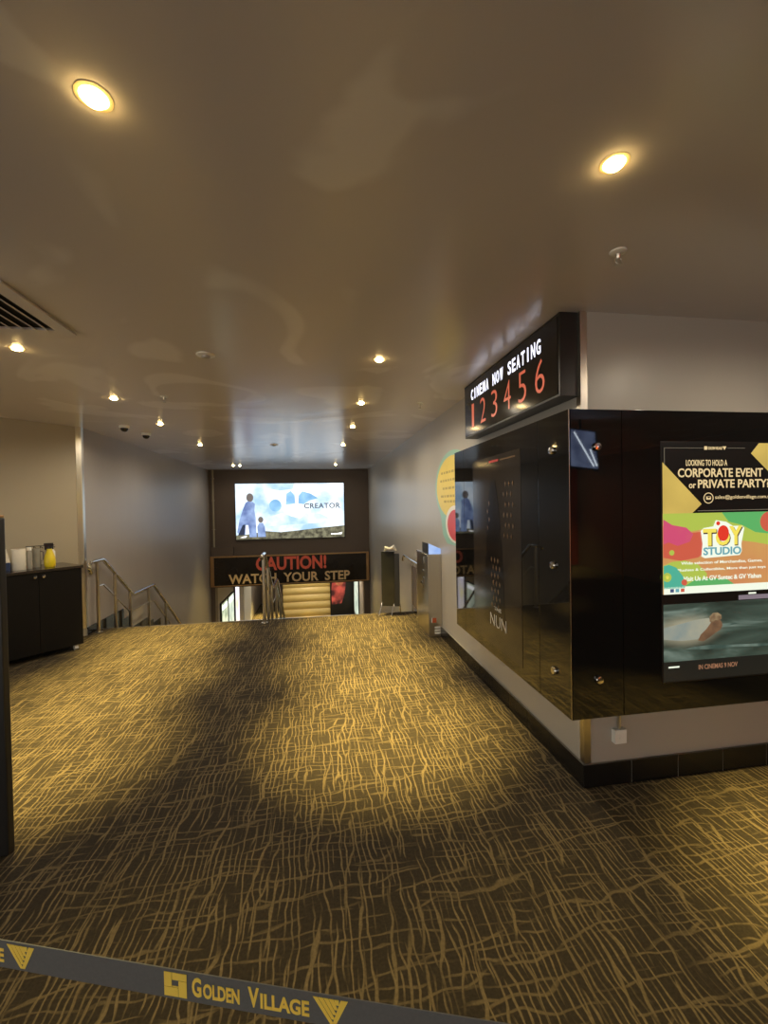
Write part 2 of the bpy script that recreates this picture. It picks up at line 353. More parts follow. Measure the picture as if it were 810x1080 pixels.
DL = [(-0.544, 1.209, 'glowing downlight at the top left of the ceiling, nearest the camera', 0.08),
      (0.935, 1.229, 'glowing downlight at the top right of the ceiling, near the sprinkler', 0.08),
      (-1.896, 3.11, 'glowing downlight beside the ceiling air grille', 0.85),
      (-1.884, 4.411, 'glowing downlight of the left row, second after the air grille', 0.85),
      (-1.906, 5.685, 'glowing downlight of the left row, just right of the security domes', 0.85),
      (-1.907, 7.504, 'glowing downlight of the left row, over the stair landing', 0.7),
      (0.46, 3.087, 'largest downlight of the right row, left of the seating sign', 1.0),
      (0.462, 4.412, 'second downlight of the right row, counted from the seating sign', 1.0),
      (0.48, 5.74, 'third downlight of the right row, over the head of the stairs', 1.0),
      (0.453, 7.434, 'fourth downlight of the right row, over the stair landing', 0.7),
      (0.468, 11.004, 'small downlight right above the big lit screen', 0.4),
      (-2.065, 11.175, 'outer of two tiny downlights close together left above the big screen', 0.25),
      (-1.907, 11.18, 'inner of two tiny downlights close together left above the big screen', 0.25),
      (2.41, 1.23, 'downlight in front of the portrait display, outside the right of the picture', 0.8)]
for x, y, lb, pw in DL: downlight(x, y, lb, power=pw)
downlight(4.5, -5.62, 'unseen added downlight lighting the red rear wall from the left, behind the camera', power=0.7, cone=70)  # this pair is added behind the camera to light the red wall
downlight(5.5, -5.62, 'unseen added downlight lighting the red rear wall from the right, behind the camera', power=0.7, cone=70)
downlight(3.4, -2.6, 'unseen added downlight beyond the hanging menu screen, behind the camera', power=0.3)  # added out of view for more light in the lobby
for x, y, lb in ((-0.74, 3.113, 'round white smoke detector between the two downlight rows, nearer one'), (-0.711, 7.468, 'round white smoke detector over the stairs, farther one')):
    t = thing('smoke_detector', lb, 'smoke detector', (x, y, H), 'smoke detectors')
    MB().lathe([(0, -0.0005), (0.062, -0.0005), (0.062, -0.006), (0.055, -0.010), (0, -0.010)], (x, y, H), 28).build('base', 'white', t, True)
    MB().lathe([(0, -0.0102), (0.030, -0.0102), (0.028, -0.022), (0.018, -0.026), (0, -0.026)], (x, y, H), 24).build('sensor_cap', 'wall', t, True)
for x, y, lb in ((1.274, 1.656, 'pendent sprinkler head near the top right downlight'), (1.069, 4.364, 'small sprinkler head left of the seating sign by the right wall'), (-1.402, 4.30, 'small sprinkler head between downlights on the left of the ceiling')):
    t = thing('sprinkler', lb, 'sprinkler', (x, y, H), 'ceiling sprinklers')
    MB().lathe([(0, -0.0005), (0.034, -0.0005), (0.032, -0.006), (0.015, -0.012), (0, -0.012)], (x, y, H), 22).build('escutcheon', 'white', t, True)
    MB().lathe([(0, -0.0121), (0.011, -0.0121), (0.010, -0.03), (0.006, -0.035), (0, -0.035)], (x, y, H), 14).build('body', 'steel', t, True)
    MB().tube([(x - 0.012, y, H - 0.030), (x - 0.014, y, H - 0.045), (x, y, H - 0.058), (x + 0.014, y, H - 0.045), (x + 0.012, y, H - 0.030)], 0.003, 6).build('yoke', 'steel', t)
    MB().lathe([(0, -0.058), (0.017, -0.059), (0.017, -0.062), (0, -0.062)], (x, y, H), 16).build('deflector', 'steel', t)
for x, y, lb in ((-2.383, 5.84, 'dark security camera dome nearer the beige wall'), (-2.335, 6.404, 'dark security camera dome nearer the stairs')):
    t = thing('security_camera', lb, 'camera', (x, y, H), 'security camera domes')
    MB().lathe([(0, -0.0005), (0.060, -0.0005), (0.060, -0.025), (0.048, -0.032), (0, -0.032)], (x, y, H), 24).build('housing', 'white', t, True)
    MB().lathe([(0.044, -0.0325), (0.042, -0.050), (0.030, -0.068), (0.012, -0.076), (0, -0.077)], (x, y, H), 24).build('dome', 'glass', t, True)
# air grille
GX0, GX1, GY0, GY1 = -2.02, -1.40, 2.20, 2.82
t = thing('air_grille', 'square slatted air conditioning grille at the left of the ceiling', 'vent', ((GX0 + GX1) / 2, (GY0 + GY1) / 2, H))
box('backing', GX0 + 0.07, GX1 - 0.07, GY0 + 0.06, GY1 - 0.06, H - 0.003, H - 0.0005, 'void', t)
g = MB(); b_ = 0.075
for a0 in ((GX0, GX1, GY0, GY0 + b_), (GX0, GX1, GY1 - b_, GY1), (GX0, GX0 + b_, GY0 + b_, GY1 - b_), (GX1 - b_, GX1, GY0 + b_, GY1 - b_)): g.box(a0[0], a0[1], a0[2], a0[3], H - 0.016, H - 0.004)
g.build('frame', 'ceil', t)
for i in range(7):
    xx = GX1 - b_ - 0.045 - i * 0.062
    MB().box(-0.013, 0.013, GY0 + b_, GY1 - b_, -0.003, 0.003, 0, Matrix.Translation((xx, 0, H - 0.012)) @ Matrix.Rotation(0.5, 4, 'Y')).build('slat', 'ceil', t)

# ------------------------------------------------------------------ black glass display case round the corner
BX, BY, BT, BBm = 1.2535, 1.9957, 2.0675, 0.4894; BFAR = 3.82; BEND = 3.30
t = thing('display_case', 'black glass-clad poster display case wrapping the wall corner', 'display case', (BX, BY, BBm))
g = 0.008
m = MB(); m.box(BX + g, XR, BY + g, BFAR, BBm, BT); m.box(XR, BEND, BY + g, YC, BBm, BT); m.build('carcass', 'black', t)
def gp(name, x0, x1, y0, y1): box(name, x0, x1, y0, y1, BBm, BT, 'glass', t, 0.0015)
for y0, y1 in ((BY, 2.306), (2.309, 3.573), (3.576, BFAR)): gp('glass_panel', BX, BX + g - 0.001, y0, y1)
for x0, x1 in ((BX + g, 1.545), (1.548, 2.60), (2.603, BEND)): gp('glass_panel', x0, x1, BY, BY + g - 0.001)
box('edge_strip', BX - 0.0006, BX + 0.0014, BY - 0.0006, BY + 0.0014, BBm, BT, 'steel', t)
def bolt(p, ax):
    mat = Matrix.Translation(p) @ (Matrix.Rotation(math.pi / 2, 4, 'X') if ax == 'y' else Matrix.Rotation(-math.pi / 2, 4, 'Y'))
    MB().lathe([(0, 0), (0.021, 0), (0.021, 0.010), (0.018, 0.014), (0.008, 0.016), (0, 0.016)], (0, 0, 0), 20, mat).build('standoff_bolt', 'chrome', t, True)
for z in (1.878, 0.688): bolt(Vector((BX - 0.0003, 2.150, z)), 'x'); bolt(Vector((1.405, BY - 0.0003, z)), 'y')
bolt(Vector((BX - 0.0003, 2.150, 1.26)), 'x')

# dark film poster behind the corridor-side glass
fr = frame((BX, 3.35, 0.56), (0, -1, 0), (0, 0, 1))   # u towards the camera, v up
pt = thing('film_poster', 'dark brown film poster with pale NUN title in the corridor-side glass', 'poster', (BX, 2.93, 0.56))
mp_ = pm('poster_dark', (0.030, 0.024, 0.019), 0.10, noise=0.35, nscale=3.5)
flat('sheet', rect(0, 0.83, 0.0, 1.38), fr, 0.0006, mp_, pt)
gold = pm('poster_gold', (0.12, 0.075, 0.04), 0.2, noise=0.8, nscale=7); pale = pm('poster_pale', (0.62, 0.62, 0.62), 0.3, noise=0.2, nscale=20); dk = pm('poster_shadow', (0.012, 0.010, 0.009), 0.12, noise=0.3, nscale=5)
flat('dark_shape', [(0.22, 0.15), (0.58, 0.15), (0.56, 0.6), (0.50, 1.0), (0.44, 1.2), (0.36, 1.2), (0.30, 1.0), (0.25, 0.6)], fr, 0.0019, dk, pt)
lat = MB()
def dia(cu, cv, s): lat.prism([(cu, cv - s), (cu + s * 0.55, cv), (cu, cv + s), (cu - s * 0.55, cv)], 0.0032, 0.0040, fr)
for r in range(7):
    for c in range(3): dia(0.42 + (c - 1) * 0.055 + (r % 2) * 0.027, 0.30 + r * 0.055, 0.022)
for r in range(6):
    for c in range(3): dia(0.64 + (c - 1) * 0.055 + (r % 2) * 0.027, 0.82 + r * 0.07, 0.020)
for r in range(4): dia(0.30 + (r % 2) * 0.03, 0.86 + r * 0.06, 0.020)
o = lat.build('diamond_lattice', gold, pt); o['kind'] = 'stuff'
text('lettering', 'NUN', fr, 0.33, 0.60, 0.15, 0.235, pale, pt, 0.0008, 0.0032, -0.02)
text('lettering', 'THE', fr, 0.40, 0.52, 0.27, 0.295, pale, pt, 0.0008, 0.0032)
redp = pm('poster_red', (0.45, 0.04, 0.03), 0.3, noise=0.1, nscale=20)
flat('red_caption', rect(0.34, 0.50, 1.335, 1.35), fr, 0.0019, redp, pt); flat('pale_caption', rect(0.53, 0.76, 1.335, 1.346), fr, 0.0019, gold, pt)

# portrait digital display on the front glass
fr = frame((1.776, BY - 0.003, 0.645), (1, 0, 0), (0, 0, 1)); WD, HD = 0.700, 1.255; fr = (fr[0], fr[1] * 1.04, fr[2], fr[3])   # picture drawn in its own units
pt = thing('digital_display', 'lit portrait display on the black glass showing event, toy and swimmer adverts', 'screen', (1.776 + WD / 2, BY, 0.645))
box('panel', 1.768, 1.776 + WD * 1.04 + 0.008, BY - 0.0025, BY - 0.0002, 0.637, 0.645 + HD + 0.008, 'black', pt)
E_ = lambda n, c, s=1.0, **k: em('print_' + n, c, s, **k)
goldE = E_('gold', (0.62, 0.44, 0.10), 0.85, noise=0.25, nscale=3); blk = E_('black', (0.02, 0.016, 0.012), 0.12); txtG = E_('goldtext', (0.80, 0.60, 0.30), 0.8); line = E_('line', (0.25, 0.22, 0.15), 0.6)
c0 = 0.885
flat('event_advert', rect(0, WD, c0, HD), fr, 0.0, blk, pt)
flat('gold_triangle', [(0, c0), (0.168, c0), (0.222, c0 + 0.047), (0, c0 + 0.268)], fr, 0.0013, goldE, pt)
flat('gold_diamond', [(WD, HD), (0.565, HD), (0.517, HD - 0.055), (0.62, HD - 0.150), (WD, HD - 0.24)], fr, 0.0013, goldE, pt)
for q in (rect(0.01, 0.235, HD - 0.028, HD - 0.026), rect(0.375, 0.48, HD - 0.028, HD - 0.026), rect(0.01, 0.012, c0 + 0.25, HD - 0.028), rect(0.20, WD, c0 + 0.010, c0 + 0.013)): flat('border_line', q, fr, 0.0013, line, pt)
text('lettering', 'GOLDEN VILLAGE', fr, 0.262, 0.345, HD - 0.035, HD - 0.020, txtG, pt, 0.0008, 0.0013, 0.01)
flat('square_logo', rect(0.240, 0.257, HD - 0.036, HD - 0.018), fr, 0.0013, txtG, pt); flat('triangle_logo', [(0.347, HD - 0.018), (0.369, HD - 0.018), (0.358, HD - 0.037)], fr, 0.0013, txtG, pt)
text('lettering', 'LOOKING TO HOLD A', fr, 0.134, 0.374, 1.134, 1.166, txtG, pt, 0.0008, 0.0013, 0.01)
text('lettering', 'CORPORATE EVENT', fr, 0.087, 0.588, 1.074, 1.121, txtG, pt, 0.0008, 0.0013, 0.018)
text('lettering', 'or', fr, 0.150, 0.190, 1.016, 1.040, txtG, pt, 0.0008, 0.0013, 0.015)
text('lettering', 'PRIVATE PARTY?', fr, 0.202, 0.628, 1.016, 1.062, txtG, pt, 0.0008, 0.0013, 0.018)
text('lettering', 'sales@goldenvillage.com.sg', fr, 0.302, 0.640, 0.952, 0.978, txtG, pt, 0.0008, 0.0013, 0.0)
ring = MB(); oo = ell(0.263, 0.963, 0.029, 0.029, 24); ii = ell(0.263, 0.963, 0.025, 0.025, 24)
for k in range(24): ring.prism([oo[k], oo[(k + 1) % 24], ii[(k + 1) % 24], ii[k]], 0.0013, 0.0022, fr)
ring.build('mail_ring', txtG, pt); flat('mail_envelope', rect(0.250, 0.276, 0.955, 0.972), fr, 0.0013, txtG, pt); flat('envelope_flap', [(0.252, 0.970), (0.274, 0.970), (0.263, 0.961)], fr, 0.0026, blk, pt)
# toy advert
t0, t1 = 0.462, c0
lime = E_('lime', (0.55, 0.68, 0.10), 0.62); orange = E_('orange', (0.80, 0.42, 0.13), 0.62, col2=(0.78, 0.30, 0.12), nscale=2.5); coral = E_('coral', (0.78, 0.14, 0.08), 0.62); pink = E_('pink', (0.80, 0.10, 0.22), 0.62, col2=(0.78, 0.20, 0.16), nscale=3); green = E_('green', (0.14, 0.55, 0.16), 0.62); teal = E_('teal', (0.10, 0.55, 0.38), 0.62); yel = E_('yellow', (0.85, 0.70, 0.10), 0.85); wht = E_('white', (0.85, 0.90, 0.74), 0.85); cyan = E_('cyan', (0.18, 0.48, 0.55), 0.62); dkb = E_('ink', (0.10, 0.05, 0.03), 0.6); redE = E_('red', (0.75, 0.04, 0.02), 0.8)
flat('toy_advert', rect(0, WD, t0, t1), fr, 0.0, orange, pt)
wave = lambda pts: pts
flat('lime_band', [(0, t1), (0, t1 - 0.06), (0.06, t1 - 0.085), (0.14, t1 - 0.10), (0.24, t1 - 0.085), (0.34, t1 - 0.10), (0.44, t1 - 0.15), (0.54, t1 - 0.165), (0.62, t1 - 0.18), (WD, t1 - 0.25), (WD, t1)], fr, 0.0013, lime, pt)
flat('green_band', [(0.34, t1), (0.38, t1 - 0.05), (0.46, t1 - 0.07), (0.54, t1 - 0.11), (0.62, t1 - 0.12), (WD, t1 - 0.17), (WD, t1)], fr, 0.0026, green, pt)
flat('coral_blob', [(0, t1 - 0.065), (0.06, t1 - 0.09), (0.14, t1 - 0.105), (0.22, t1 - 0.10), (0.26, t1 - 0.14), (0.25, t1 - 0.20), (0.20, t1 - 0.235), (0.10, t1 - 0.25), (0, t1 - 0.23)], fr, 0.0026, coral, pt)
flat('pink_blob', [(0, t1 - 0.03), (0.05, t1 - 0.06), (0.13, t1 - 0.075), (0.17, t1 - 0.11), (0.15, t1 - 0.15), (0.08, t1 - 0.17), (0.03, t1 - 0.15), (0, t1 - 0.16)], fr, 0.0039, pink, pt)
flat('lime_hill', [(0, t0 + 0.05), (0.24, t0 + 0.05), (0.25, t0 + 0.10), (0.20, t0 + 0.15), (0.12, t0 + 0.175), (0.05, t0 + 0.17), (0, t0 + 0.15)], fr, 0.0026, lime, pt)
flat('green_hill', [(0.10, t0 + 0.03), (0.42, t0 + 0.03), (0.36, t0 + 0.07), (0.26, t0 + 0.075), (0.18, t0 + 0.07)], fr, 0.0039, green, pt)
flat('teal_hill', [(0, t0 + 0.03), (0.12, t0 + 0.03), (0.11, t0 + 0.09), (0.07, t0 + 0.14), (0.03, t0 + 0.155), (0, t0 + 0.15)], fr, 0.0052, teal, pt)
for cu, cv, r, mm in ((0.62, t1 - 0.055, 0.055, coral), (0.045, t1 - 0.205, 0.014, lime), (0.018, t0 + 0.09, 0.024, lime), (0.018, t0 + 0.09, 0.010, yel), (0.115, t0 + 0.06, 0.016, coral)): flat('ball', ell(cu, cv, r, r, 20), fr, 0.0065, mm, pt)
flat('footer_band', rect(0, WD, t0, t0 + 0.038), fr, 0.0052, wht, pt)
for cu, mm in ((0.045, E_('navy', (0.06, 0.10, 0.22), 0.7)), (0.075, cyan), (0.105, coral)): flat('social_icon', rect(cu - 0.010, cu + 0.010, t0 + 0.010, t0 + 0.028), fr, 0.0065, mm, pt)
flat('logo_backing', [(0.215, 0.655), (0.235, 0.645), (0.44, 0.655), (0.452, 0.675), (0.450, 0.715), (0.468, 0.80), (0.455, 0.812), (0.40, 0.812), (0.36, 0.835), (0.30, 0.845), (0.285, 0.812), (0.23, 0.805), (0.212, 0.79), (0.222, 0.72)], fr, 0.0065, wht, pt)
text('lettering', 'T', fr, 0.226, 0.306, 0.706, 0.796, dkb, pt, 0.0008, 0.0078, 0.06); text('lettering', 'T', fr, 0.222, 0.300, 0.710, 0.800, yel, pt, 0.0008, 0.0088, 0.04)
text('lettering', 'O', fr, 0.300, 0.386, 0.706, 0.790, dkb, pt, 0.0008, 0.0078, 0.06); text('lettering', 'O', fr, 0.296, 0.380, 0.710, 0.794, yel, pt, 0.0008, 0.0088, 0.04)
text('lettering', 'Y', fr, 0.380, 0.460, 0.706, 0.806, dkb, pt, 0.0008, 0.0078, 0.06); text('lettering', 'Y', fr, 0.376, 0.454, 0.712, 0.812, yel, pt, 0.0008, 0.0088, 0.04)
flat('red_toy_shape', ell(0.340, 0.775, 0.033, 0.042, 20), fr, 0.0098, redE, pt); flat('red_dot', ell(0.310, 0.828, 0.011, 0.011, 14), fr, 0.0098, redE, pt)
text('lettering', 'STUDIO', fr, 0.225, 0.448, 0.660, 0.702, cyan, pt, 0.0008, 0.0078, 0.03)
text('lettering', 'Wide selection of Merchandise, Games,', fr, 0.10, 0.58, 0.612, 0.630, wht, pt, 0.0008, 0.0040, 0.01)
text('lettering', 'Plushies & Collectibles, More than just toys', fr, 0.08, 0.60, 0.575, 0.593, wht, pt, 0.0008, 0.0040, 0.01)
text('lettering', 'Visit Us At GV Suntec & GV Yishun', fr, 0.11, 0.57, 0.527, 0.552, wht, pt, 0.0008, 0.0066, 0.02)
# swimmer advert
hair = E_('hair', (0.42, 0.30, 0.16), 0.6, col2=(0.22, 0.13, 0.07), nscale=30)
def sea_picture():
    m, nt, b = newmat('print_sea'); N = nt.nodes; L = nt.links; b.inputs['Base Color'].default_value = (0.02, 0.02, 0.02, 1); b.inputs['Roughness'].default_value = 0.3
    tc = N.new('ShaderNodeTexCoord'); mp = N.new('ShaderNodeMapping'); mp.inputs['Rotation'].default_value = (0, 0.30, 0); mp.inputs['Scale'].default_value = (2.6, 1, 13)
    L.new(tc.outputs['Object'], mp.inputs['Vector']); n = N.new('ShaderNodeTexNoise'); n.inputs['Scale'].default_value = 1.0; n.inputs['Detail'].default_value = 5; n.inputs['Distortion'].default_value = 0.6; L.new(mp.outputs[0], n.inputs['Vector'])
    cr = N.new('ShaderNodeValToRGB'); L.new(n.outputs['Fac'], cr.inputs[0]); e = cr.color_ramp.elements
    e[0].position = 0.36; e[0].color = (0.022, 0.034, 0.024, 1); e[1].position = 0.74; e[1].color = (0.26, 0.34, 0.28, 1); k = e.new(0.55); k.color = (0.065, 0.10, 0.075, 1)
    d = N.new('ShaderNodeVectorMath'); d.operation = 'SUBTRACT'; d.inputs[1].default_value = (1.776 + 0.14, BY, 0.645 + 0.265); L.new(tc.outputs['Object'], d.inputs[0])
    sc = N.new('ShaderNodeVectorMath'); sc.operation = 'MULTIPLY'; sc.inputs[1].default_value = (4.6, 0.0, 10.5); L.new(d.outputs[0], sc.inputs[0]); ln = N.new('ShaderNodeVectorMath'); ln.operation = 'LENGTH'; L.new(sc.outputs[0], ln.inputs[0])
    mr = N.new('ShaderNodeMapRange'); mr.interpolation_type = 'SMOOTHSTEP'; mr.inputs[1].default_value = 1.15; mr.inputs[2].default_value = 0.0; L.new(ln.outputs['Value'], mr.inputs[0])
    mx = N.new('ShaderNodeMix'); mx.data_type = 'RGBA'; mx.inputs[7].default_value = (0.60, 0.52, 0.34, 1); L.new(mr.outputs[0], mx.inputs[0]); L.new(cr.outputs[0], mx.inputs[6]); L.new(mx.outputs[2], b.inputs['Emission Color']); b.inputs['Emission Strength'].default_value = 0.6
    return m
sea = sea_picture(); foam = E_('foam', (0.20, 0.27, 0.22), 0.6, col2=(0.06, 0.10, 0.08), nscale=9); glow = E_('glow', (0.55, 0.50, 0.34), 0.6, col2=(0.30, 0.36, 0.33), nscale=5); skin = E_('skin', (0.30, 0.16, 0.08), 0.6, col2=(0.16, 0.09, 0.05), nscale=14); dim = E_('dim', (0.022, 0.021, 0.016), 0.45); ora = E_('credit', (0.36, 0.17, 0.09), 0.7); lil = E_('lilac', (0.30, 0.24, 0.28), 0.6)
flat('swimmer_advert', rect(0, WD, 0, 0.408), fr, 0.0, dim, pt)
flat('sea_picture', rect(0, WD, 0.105, 0.408), fr, 0.0013, sea, pt)
flat('sunlit_spray', [(0, 0.225), (0.10, 0.212), (0.19, 0.215), (0.24, 0.245), (0.27, 0.30), (0.26, 0.325), (0.18, 0.318), (0.08, 0.300), (0, 0.285)], fr, 0.0026, glow, pt)
flat('lower_foam', [(0.12, 0.166), (0.24, 0.158), (0.40, 0.160), (0.58, 0.153), (WD, 0.157), (0.56, 0.168), (0.40, 0.172), (0.26, 0.180), (0.17, 0.176)], fr, 0.0026, foam, pt)
flat('wave_crest', [(0.32, 0.277), (0.37, 0.275), (0.44, 0.287), (0.37, 0.289)], fr, 0.0027, foam, pt)
flat('swimmer_body', [(0.195, 0.208), (0.225, 0.203), (0.262, 0.222), (0.30, 0.246), (0.325, 0.258), (0.338, 0.280), (0.333, 0.300), (0.318, 0.318), (0.285, 0.318), (0.268, 0.296), (0.245, 0.268), (0.21, 0.238)], fr, 0.0040, skin, pt)
flat('swimmer_hair', [(0.262, 0.305), (0.280, 0.302), (0.295, 0.312), (0.315, 0.308), (0.332, 0.318), (0.330, 0.338), (0.308, 0.352), (0.280, 0.350), (0.262, 0.332)], fr, 0.0053, hair, pt)
text('lettering', 'IN CINEMAS 9 NOV', fr, 0.20, 0.43, 0.052, 0.078, ora, pt, 0.0008, 0.0014, 0.01)
flat('caption', rect(0.027, 0.088, 0.072, 0.080), fr, 0.0015, wht, pt)
flat('lilac_strip', rect(0.44, WD, 0.412, 0.436), fr, 0.0, lil, pt); flat('caption', rect(0.50, 0.545, 0.440, 0.449), fr, 0.0, wht, pt)

# wall outlet with conduit below the case
t = thing('wall_outlet', 'small white power outlet box with conduit on the wall under the case', 'outlet', (1.66, YC, 0.235))
box('box', 1.622, 1.694, YC - 0.034, YC, 0.236, 0.314, 'white', t, 0.003)
MB().tube([(1.661, YC - 0.014, 0.314), (1.661, YC - 0.014, BBm)], 0.010, 10).build('conduit', 'steel', t, True)
box('rocker', 1.648, 1.668, YC - 0.037, YC - 0.0341, 0.262, 0.288, 'white', t, 0.001)

# ------------------------------------------------------------------ seating sign
t = thing('seating_sign', 'black lit sign reading CINEMA NOW SEATING with red screen numbers', 'sign', (1.40, 3.0, 2.19))
box('housing', 1.342, XR, 2.215, 3.77, 2.19, H, 'black', t, 0.004)
box('face', 1.3385, 1.3418, 2.235, 3.75, 2.205, 2.635, pm('sign_face', (0.010, 0.009, 0.008), 0.10, noise=0.2, nscale=4), t)
fr = frame((1.338, 3.60, 2.19), (0, -1, 0), (0, 0, 1))
wE = em('sign_white', (0.85, 0.85, 1.0), 1.6); rE = em('sign_red', (0.62, 0.12, 0.06), 0.75)
CW = 1.195 / 18
for i, ch in enumerate('CINEMA NOW SEATING'):
    if ch != ' ':
        w = CW * (0.22 if ch == 'I' else 0.74); text('letter', ch, fr, (i + 0.5) * CW - w / 2, (i + 0.5) * CW + w / 2, 0.305, 0.395, wE, t, 0.001, 0.0002, 0.02)
for i, d in enumerate('123456'):
    w = 0.050 if d == '1' else 0.110; cu = 0.045 + i * 0.2255
    text('numeral', d, fr, cu - w / 2, cu + w / 2, 0.070, 0.270, rE, t, 0.001, 0.0002, -0.012)

# ------------------------------------------------------------------ speech bubble sticker
fr = frame((XR - 0.0002, 4.62, 1.66), (0, -1, 0), (0, 0, 1))
t = thing('wall_sticker', 'yellow, teal and red speech bubble sticker on the right wall', 'sticker', (XR, 4.62, 1.15))
tealP = pm('sticker_teal', (0.30, 0.55, 0.45), 0.4, noise=0.06, nscale=12); yelP = pm('sticker_yellow', (0.80, 0.62, 0.12), 0.4, noise=0.08, nscale=5); redP = pm('sticker_red', (0.65, 0.08, 0.08), 0.4, noise=0.1, nscale=8); whP = pm('sticker_white', (0.80, 0.78, 0.70), 0.4, noise=0.05, nscale=12); inkP = pm('sticker_ink', (0.48, 0.36, 0.09), 0.5, noise=0.1, nscale=20)
out = ell(0.08, 0.13, 0.66, 0.40, 30, math.radians(-10), math.radians(215)) + [(-0.36, -0.20), (-0.28, -0.42), (-0.12, -0.51), (0.3, -0.51), (0.55, -0.40), (0.70, -0.10)]
flat('outline', out, fr, 0.0, tealP, t); flat('bubble', ell(0.08, 0.13, 0.60, 0.345, 36), fr, 0.0013, yelP, t)
flat('white_blob', ell(0.18, -0.28, 0.34, 0.205, 30), fr, 0.0026, whP, t); flat('red_blob', ell(0.20, -0.29, 0.29, 0.17, 30), fr, 0.0039, redP, t)
for i, (u0, u1, v) in enumerate(((-0.32, 0.36, 0.30), (-0.36, 0.40, 0.21), (-0.26, 0.34, 0.12), (-0.34, 0.42, 0.03), (-0.22, 0.32, -0.03))):
    mb = MB(); u = u0
    while u < u1 - 0.05:
        w = random.uniform(0.05, 0.11); mb.prism(rect(u, u + w, v - 0.013, v + 0.013), 0.0026, 0.0030, fr); u += w + 0.03
    mb.build('caption_line', inkP, t)

# ------------------------------------------------------------------ steel gate cabinet
t = thing('gate_cabinet', 'stainless steel turnstile cabinet against the right wall', 'turnstile', (1.37, 5.3, 0))
box('body', 1.29, XR - 0.003, 5.0, 5.58, 0.004, 0.985, 'steel', t, 0.004); box('lid', 1.284, XR - 0.003, 4.994, 5.586, 0.986, 1.0, 'chrome', t, 0.003)
box('plate_backing', 1.297, 1.303, 5.01, 5.30, 1.001, 1.13, 'black', t)
blu = em('plate_blue', (0.30, 0.46, 0.85), 0.8, col2=(0.45, 0.60, 0.90), nscale=9)
MB().prism([(0, 0), (0.150, 0), (0.150, 0.062), (0, 0.130)], 0, 0.006, frame((1.304, 5.02, 1.001), (1, 0, 0), (0, 0, 1))).build('blue_plate', blu, t)  # light-blue plate on the lid, drawn with emission
box('red_sticker', 1.330, 1.385, 4.9985, 4.9998, 0.175, 0.232, pm('sticker_orange', (0.45, 0.10, 0.03), 0.4, noise=0.2, nscale=40), t)
box('sticker_border', 1.324, 1.334, 4.998, 4.9984, 0.175, 0.238, 'white', t)
for i in range(3): box('vent_slot', 1.362, 1.432, 4.996, 4.9998, 0.040 + i * 0.034, 0.058 + i * 0.034, 'white', t)
for y0, y1, z0, z1 in ((5.18, 5.20, 0.87, 0.95), (5.20, 5.23, 0.76, 0.79), (5.19, 5.22, 0.56, 0.70), (5.26, 5.34, 0.60, 0.63)): box('hardware', 1.280, 1.2898, y0, y1, z0, z1, 'chrome', t, 0.002)
# folded dark sign frame beside the stair head
t = thing('folded_sign', 'folded glossy black sign board on bent steel legs by the right wall', 'sign board', (1.05, 6.1, 0))
T_ = Matrix.Translation((1.02, 6.12, 0)) @ Matrix.Rotation(-0.25, 4, 'Z')
MB().box(-0.13, 0.06, -0.02, 0.02, 0.14, 0.93, 0.004, T_).build('glossy_panel', pm('gloss_dark', (0.018, 0.018, 0.016), 0.06, noise=0.4, nscale=6), t)
MB().box(0.062, 0.13, -0.035, 0.03, 0.14, 0.90, 0.006, T_).build('black_panel', 'black', t)
MB().tube([T_ @ Vector(p) for p in ((-0.08, -0.01, 0.93), (-0.06, -0.03, 0.985), (0.0, -0.02, 0.97), (0.05, -0.03, 1.0), (0.09, -0.02, 0.94))], [0.012, 0.03, 0.022, 0.034, 0.012], 9).build('chrome_clip', pm('silver_foil', (0.85, 0.84, 0.82), 0.3, 0.6, noise=0.2, nscale=40), t, True)
for x in (-0.15, 0.03): MB().tube([T_ @ Vector(p) for p in ((x + 0.03, 0, 0.20), (x + 0.02, -0.01, 0.18), (x - 0.02, -0.06, 0.011))], 0.009, 8).build('leg', 'chrome', t, True)
MB().tube([T_ @ Vector(p) for p in ((0.13, 0, 0.17), (0.14, 0.03, 0.011))], 0.009, 8).build('leg', 'chrome', t, True)

# ------------------------------------------------------------------ back wall: screen, caution sign, conduit, box
fr = frame((-2.245, YB - 0.055, 0.715), (1, 0, 0), (0, 0, 1)); WS, HS = 2.985, 1.545
t = thing('wall_screen', 'big bright landscape screen showing a sky and meadow film advert', 'screen', (-0.75, YB, 0.70))
box('housing', -2.265, -2.245 + WS + 0.02, YB - 0.054, YB, 0.695, 0.715 + HS + 0.02, 'black', t, 0.004)
SC = 1.15
sky = em('screen_sky', (0.90, 0.96, 1.0), SC * 1.1, col2=(0.30, 0.48, 0.68), nscale=1.6); haze = em('screen_haze', (0.36, 0.56, 0.74), SC, col2=(0.75, 0.86, 0.95), nscale=2.2); deep = em('screen_blue', (0.16, 0.36, 0.60), SC, col2=(0.30, 0.55, 0.80), nscale=3)
mead = em('screen_meadow', (0.05, 0.045, 0.03), SC * 0.9, col2=(0.22, 0.21, 0.13), nscale=9); blueg = em('screen_cloak', (0.10, 0.15, 0.34), SC, col2=(0.26, 0.36, 0.60), nscale=4); headm = em('screen_head', (0.13, 0.11, 0.10), SC); darkb = em('screen_dark', (0.02, 0.03, 0.06), SC); titl = em('screen_title', (0.05, 0.065, 0.09), SC); whs = em('screen_white', (1, 1, 1), SC * 1.3)
flat('sky_picture', rect(0, WS, 0, HS), fr, 0.0, sky, t)
flat('blue_cloud', [(0.55, HS), (1.6, HS), (1.55, HS - 0.16), (1.2, HS - 0.20), (0.8, HS - 0.12)], fr, 0.0015, haze, t)
